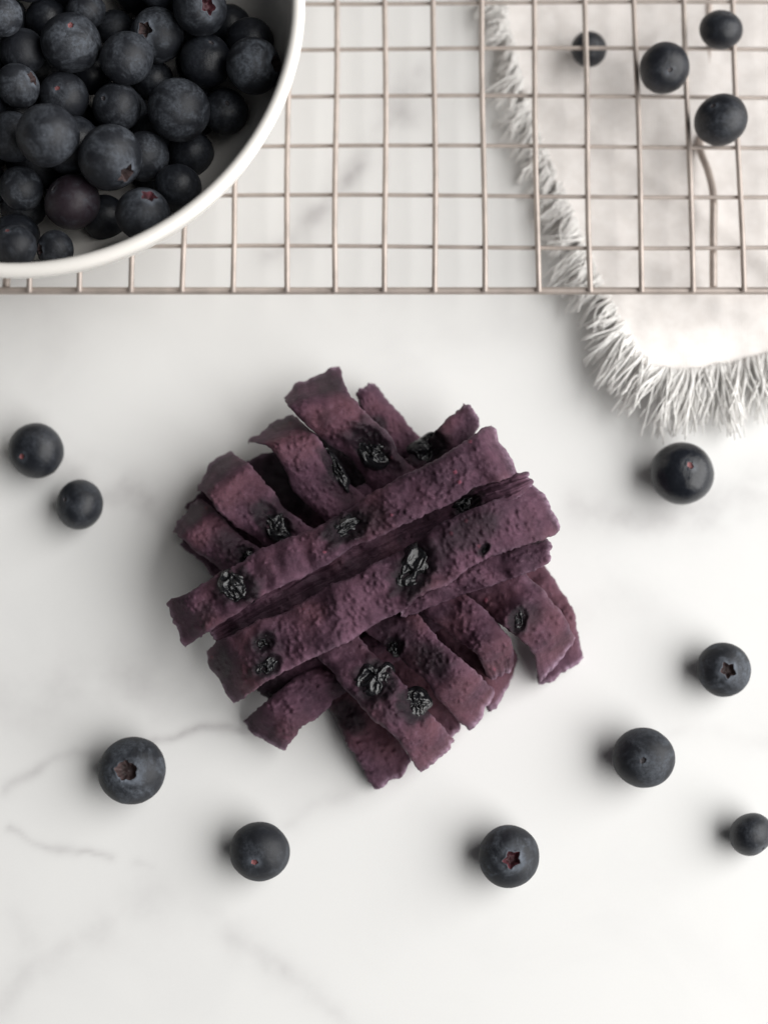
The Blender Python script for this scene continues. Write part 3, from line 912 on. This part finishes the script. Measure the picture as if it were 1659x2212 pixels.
    if np.cross(R[k, nv - 1] - R[k, 0], R[k + 3, 0] - R[k, 0])[2] < 0: F = F[:, ::-1]
    me = mesh('dough_strip', (R - base).reshape(-1, 3), F, M['dough'], attrs={'mask': mask.reshape(-1, 3)})
    sm = np.ones(len(F), bool); sm[:2 * nrg] = False; sm[-2 * nrg:] = False
    me.polygons.foreach_set('use_smooth', sm)
    if berries:
        o = bpy.data.objects.new('dough_strip', None); COL.objects.link(o); o.location = base
        link('dough', me, o)
    else:
        o = link('dough_strip', me, loc=base)
    tag(o, label, 'dough strip', 'strips of the criss-cross stack')
    for k, (bx, by, ra, rb, ang, h) in enumerate(berries):
        i = np.argmin((PX - bx) ** 2 + (PY - by) ** 2)
        c = top.reshape(-1, 3)[i] + np.array([0, 0, 0.0003])
        c = at(bx, by, c[2])
        s = pxsize(c)
        dried_piece(o, base, c, ra * s, rb * s, math.radians(-ang), h / 1000, seed * 10 + k)
    return o

# bottom layer, upper left to lower right
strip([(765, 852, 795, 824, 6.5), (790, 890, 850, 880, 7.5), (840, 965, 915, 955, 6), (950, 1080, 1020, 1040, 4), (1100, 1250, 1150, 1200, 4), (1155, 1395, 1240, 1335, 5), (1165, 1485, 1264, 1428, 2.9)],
      'dark strip peeking out behind the tallest curled strip end', stains_shade=[(818, 915, 22, 26, 0, .9)], seed=11, pebbles=.5)
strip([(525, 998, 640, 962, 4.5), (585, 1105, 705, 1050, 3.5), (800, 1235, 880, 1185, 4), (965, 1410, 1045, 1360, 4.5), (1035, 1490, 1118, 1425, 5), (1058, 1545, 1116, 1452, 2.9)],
      'strip hidden low under the second diagonal strip, only its torn end showing', stains_shade=[(620, 1050, 110, 80, 45, .97)], seed=12, pebbles=.5)  # wide dark patch paints the shade of the gap onto the dough
strip([(400, 1090, 470, 1015, 4), (600, 1265, 680, 1205, 4), (800, 1455, 880, 1395, 4), (895, 1550, 955, 1490, 4.5), (955, 1625, 1000, 1572, 3)],
      'low strip whose narrow end shows beside the two-berry strip', seed=13, pebbles=.5)
strip([(385, 1170, 440, 1115, 4), (520, 1295, 590, 1235, 4), (640, 1440, 720, 1380, 4), (705, 1522, 790, 1470, 5), (755, 1612, 840, 1552, 5.0), (790, 1672, 872, 1612, 3.8), (816, 1714, 890, 1652, 2.8)],
      'lowest pink-purple strip with dark smear lying flat on the marble', stains_shade=[(752, 1545, 58, 42, 50, .95)], seed=14, pebbles=.7)
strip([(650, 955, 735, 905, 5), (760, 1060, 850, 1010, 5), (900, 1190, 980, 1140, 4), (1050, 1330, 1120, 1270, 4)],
      'added strip, painted dark as shade, deep in the gap beside the tallest curled strip', stains_shade=[(720, 1000, 140, 110, 45, .97)], seed=15, pebbles=.5)  # filler strip added to darken the gap, shade painted in its colour
# second layer, lower left to upper right
strip([(700, 1090, 740, 1170, 8), (800, 1040, 850, 1120, 8), (890, 985, 940, 1062, 9), (950, 920, 1000, 990, 12), (1008, 871, 1044, 912, 10.5)],
      'strip with crumbled end and black berry behind the long upper strip', [(925, 967, 34, 27, -35, 1.3)], seed=21, pebbles=.8)
strip([(527, 1566, 612, 1632, 4, 1), (560, 1528, 638, 1590, 8.5), (630, 1468, 706, 1525, 8.5), (690, 1432, 752, 1492, 7.5), (830, 1340, 880, 1410, 7), (980, 1220, 1020, 1290, 7)],
      'short strip with squared dark end jutting out below the berry-dotted long strip', stains_shade=[(640, 1560, 26, 50, 40, .35), (740, 1490, 40, 40, 0, .6)], seed=22, camber=1.3)
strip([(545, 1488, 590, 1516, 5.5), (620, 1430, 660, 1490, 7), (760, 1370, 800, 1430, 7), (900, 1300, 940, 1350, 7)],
      'strip end with painted shade tucked under the lower long strip', stains_shade=[(580, 1490, 60, 60, 0, .9)], seed=23, pebbles=.4)  # shadow side of the tucked end is painted dark
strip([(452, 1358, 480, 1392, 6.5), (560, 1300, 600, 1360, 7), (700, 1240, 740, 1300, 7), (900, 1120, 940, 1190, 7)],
      'strip end with painted shade tucked under the upper long strip', stains_shade=[(480, 1370, 60, 60, 0, .9)], seed=24, pebbles=.4)  # shade under the upper strip is painted on this end
# third layer, upper left to lower right
strip([(613, 849, 728, 791, 8, 2), (626, 872, 752, 846, 14.5, -1), (656, 905, 778, 872, 15.5, -2), (700, 950, 815, 915, 14, -1), (768, 1000, 855, 968, 11.5), (815, 1085, 905, 1030, 10.5), (900, 1185, 985, 1115, 10.5), (976, 1256, 1050, 1180, 11), (1038, 1312, 1118, 1228, 12.5), (1096, 1356, 1190, 1295, 14.5), (1148, 1410, 1228, 1348, 12.5), (1164, 1480, 1246, 1386, 6)],
      'tallest curled strip with split glossy berry, its outer end raised above the others', [(800, 966, 46, 30, 52, 1.5), (1118, 1338, 24, 17, 110, .5)], seed=31,
      stains_shade=[(712, 828, 40, 30, 20, .55), (850, 985, 60, 40, 45, .75), (700, 905, 20, 26, 0, .3), (1130, 1325, 46, 40, 0, .6)])  # first patch paints shade on the tip facet turned from the window
strip([(533, 948, 630, 892, 7, 1), (560, 955, 668, 925, 14.0, -1), (589, 966, 688, 944, 15.5, -1), (608, 1000, 706, 980, 15), (640, 1055, 745, 1030, 12.5), (700, 1118, 790, 1072, 10.5), (800, 1215, 880, 1165, 10), (900, 1308, 972, 1258, 11.5), (978, 1380, 1062, 1332, 14.5), (1034, 1418, 1108, 1388, 15), (1060, 1474, 1112, 1446, 6.0)],
      'bumpy diagonal strip with hollow arched end next to the tallest curled strip', [(722, 1010, 40, 15, 60, 1.0)], seed=32, pebbles=1.3, stains_shade=[(600, 905, 50, 26, -25, .5), (735, 1050, 70, 36, 50, .6)])  # first patch is painted shade on the drooping tip
strip([(416, 1050, 493, 968, 6.5), (442, 1062, 530, 994, 14), (474, 1102, 555, 1026, 14.5, -2), (518, 1138, 592, 1072, 13), (575, 1176, 655, 1128, 11), (640, 1240, 720, 1180, 10), (720, 1300, 810, 1245, 10), (792, 1367, 884, 1312, 11.5), (866, 1424, 936, 1376, 14), (950, 1512, 1022, 1446, 14), (1017, 1582, 1076, 1492, 5.5)],
      'diagonal strip with smooth broad pinkish end and puckered berries', [(588, 1128, 44, 24, 45, 1.2), (853, 1396, 17, 17, 0, .9)], seed=33,
      stains_shade=[(928, 1428, 60, 44, 30, .9), (606, 1095, 34, 40, 0, .85), (850, 1360, 60, 40, 0, .4), (480, 1000, 36, 26, -40, .5)])  # last patch darkens the tip facet as painted shade
strip([(369, 1140, 424, 1068, 5.5), (390, 1158, 456, 1096, 12), (424, 1190, 484, 1122, 12.5, -2), (470, 1226, 540, 1170, 11.5), (530, 1272, 600, 1220, 10), (600, 1335, 680, 1275, 10), (680, 1410, 772, 1370, 11.5), (740, 1475, 832, 1434, 13.5), (825, 1567, 895, 1504, 14), (890, 1632, 950, 1564, 11), (918, 1672, 984, 1602, 5.5)],
      'outermost diagonal strip with two round glossy berries near its torn end', [(812, 1472, 36, 38, 0, 1.5), (893, 1522, 34, 28, 30, 1.3), (530, 1200, 26, 18, 40, .8)], seed=34,
      stains_shade=[(510, 1185, 70, 44, 40, .8), (415, 1105, 36, 30, -40, .5), (855, 1520, 50, 60, 30, .55)])  # middle patch is shade painted on the outer tip facet
# top layer, lower left to upper right
strip([(440, 1352, 474, 1396, 9.5, -3), (577, 1266, 614, 1334, 11.3, -5), (690, 1203, 744, 1276, 11.8, -5), (800, 1153, 857, 1214, 12, -3), (900, 1113, 937, 1172, 12, -2), (980, 1073, 1015, 1137, 13), (1040, 1040, 1062, 1100, 15.5), (1105, 1023, 1125, 1070, 16), (1143, 1020, 1152, 1054, 14)],
      'narrow strip squeezed between the two long upper strips', [(1008, 1092, 26, 18, -40, 1.2)], seed=41, stains_shade=[(680, 1270, 260, 36, -28, .5)], ragged=.7, ridged=1.0, pebbles=.3)  # long patch paints shade along the gap between the long strips
strip([(840, 1292, 870, 1332, 12.5), (960, 1230, 1000, 1282, 13.5), (1060, 1192, 1095, 1250, 14), (1130, 1168, 1150, 1232, 14), (1188, 1168, 1195, 1210, 13)],
      'short strip with torn tip under the berry-dotted long strip', seed=42, camber=.5)
strip([(359, 1306, 392, 1394, 11), (398, 1286, 432, 1372, 14.5, -1), (440, 1262, 470, 1345, 16, -1), (483, 1236, 520, 1318, 17, -1), (559, 1194, 595, 1275, 17.5, -1), (677, 1144, 705, 1215, 17.5, -1), (747, 1107, 775, 1175, 17, -1), (795, 1066, 840, 1145, 18), (911, 1014, 945, 1102, 18.5), (999, 961, 1040, 1050, 18.5), (1046, 926, 1092, 1032, 17), (1066, 916, 1116, 1022, 13.5)],
      'upper long strip across the top of the stack with wrinkled berry near its pale end', [(515, 1268, 38, 28, 15, 1.4), (748, 1140, 44, 24, -25, 1.2)], seed=43, camber=0.7,
      stains_shade=[(432, 1338, 26, 44, 30, .6), (800, 1120, 50, 34, -30, .65), (560, 1250, 40, 24, -30, .35)])
strip([(435, 1414, 502, 1516, 7), (475, 1388, 545, 1494, 14), (512, 1370, 570, 1478, 16), (589, 1332, 635, 1442, 16.5), (700, 1273, 745, 1388, 17), (790, 1230, 835, 1335, 17), (868, 1192, 915, 1288, 17), (946, 1138, 1000, 1238, 18), (1028, 1098, 1078, 1198, 18), (1105, 1068, 1150, 1172, 16.5), (1160, 1042, 1216, 1142, 12.5)],
      'lower long strip across the top of the stack, pebbly with several black berries', [(893, 1232, 52, 32, -60, 1.4), (1046, 1187, 14, 8, -60, .8), (576, 1440, 28, 18, -30, .9), (568, 1388, 24, 17, -30, .8)], seed=44, pebbles=1.6, camber=0.4,
      stains_shade=[(1020, 1145, 80, 44, -30, .7), (572, 1415, 44, 60, 0, .5), (950, 1185, 60, 36, -30, .5), (470, 1450, 30, 60, 35, .5)])  # last patch paints the shaded facet of the drooping left end
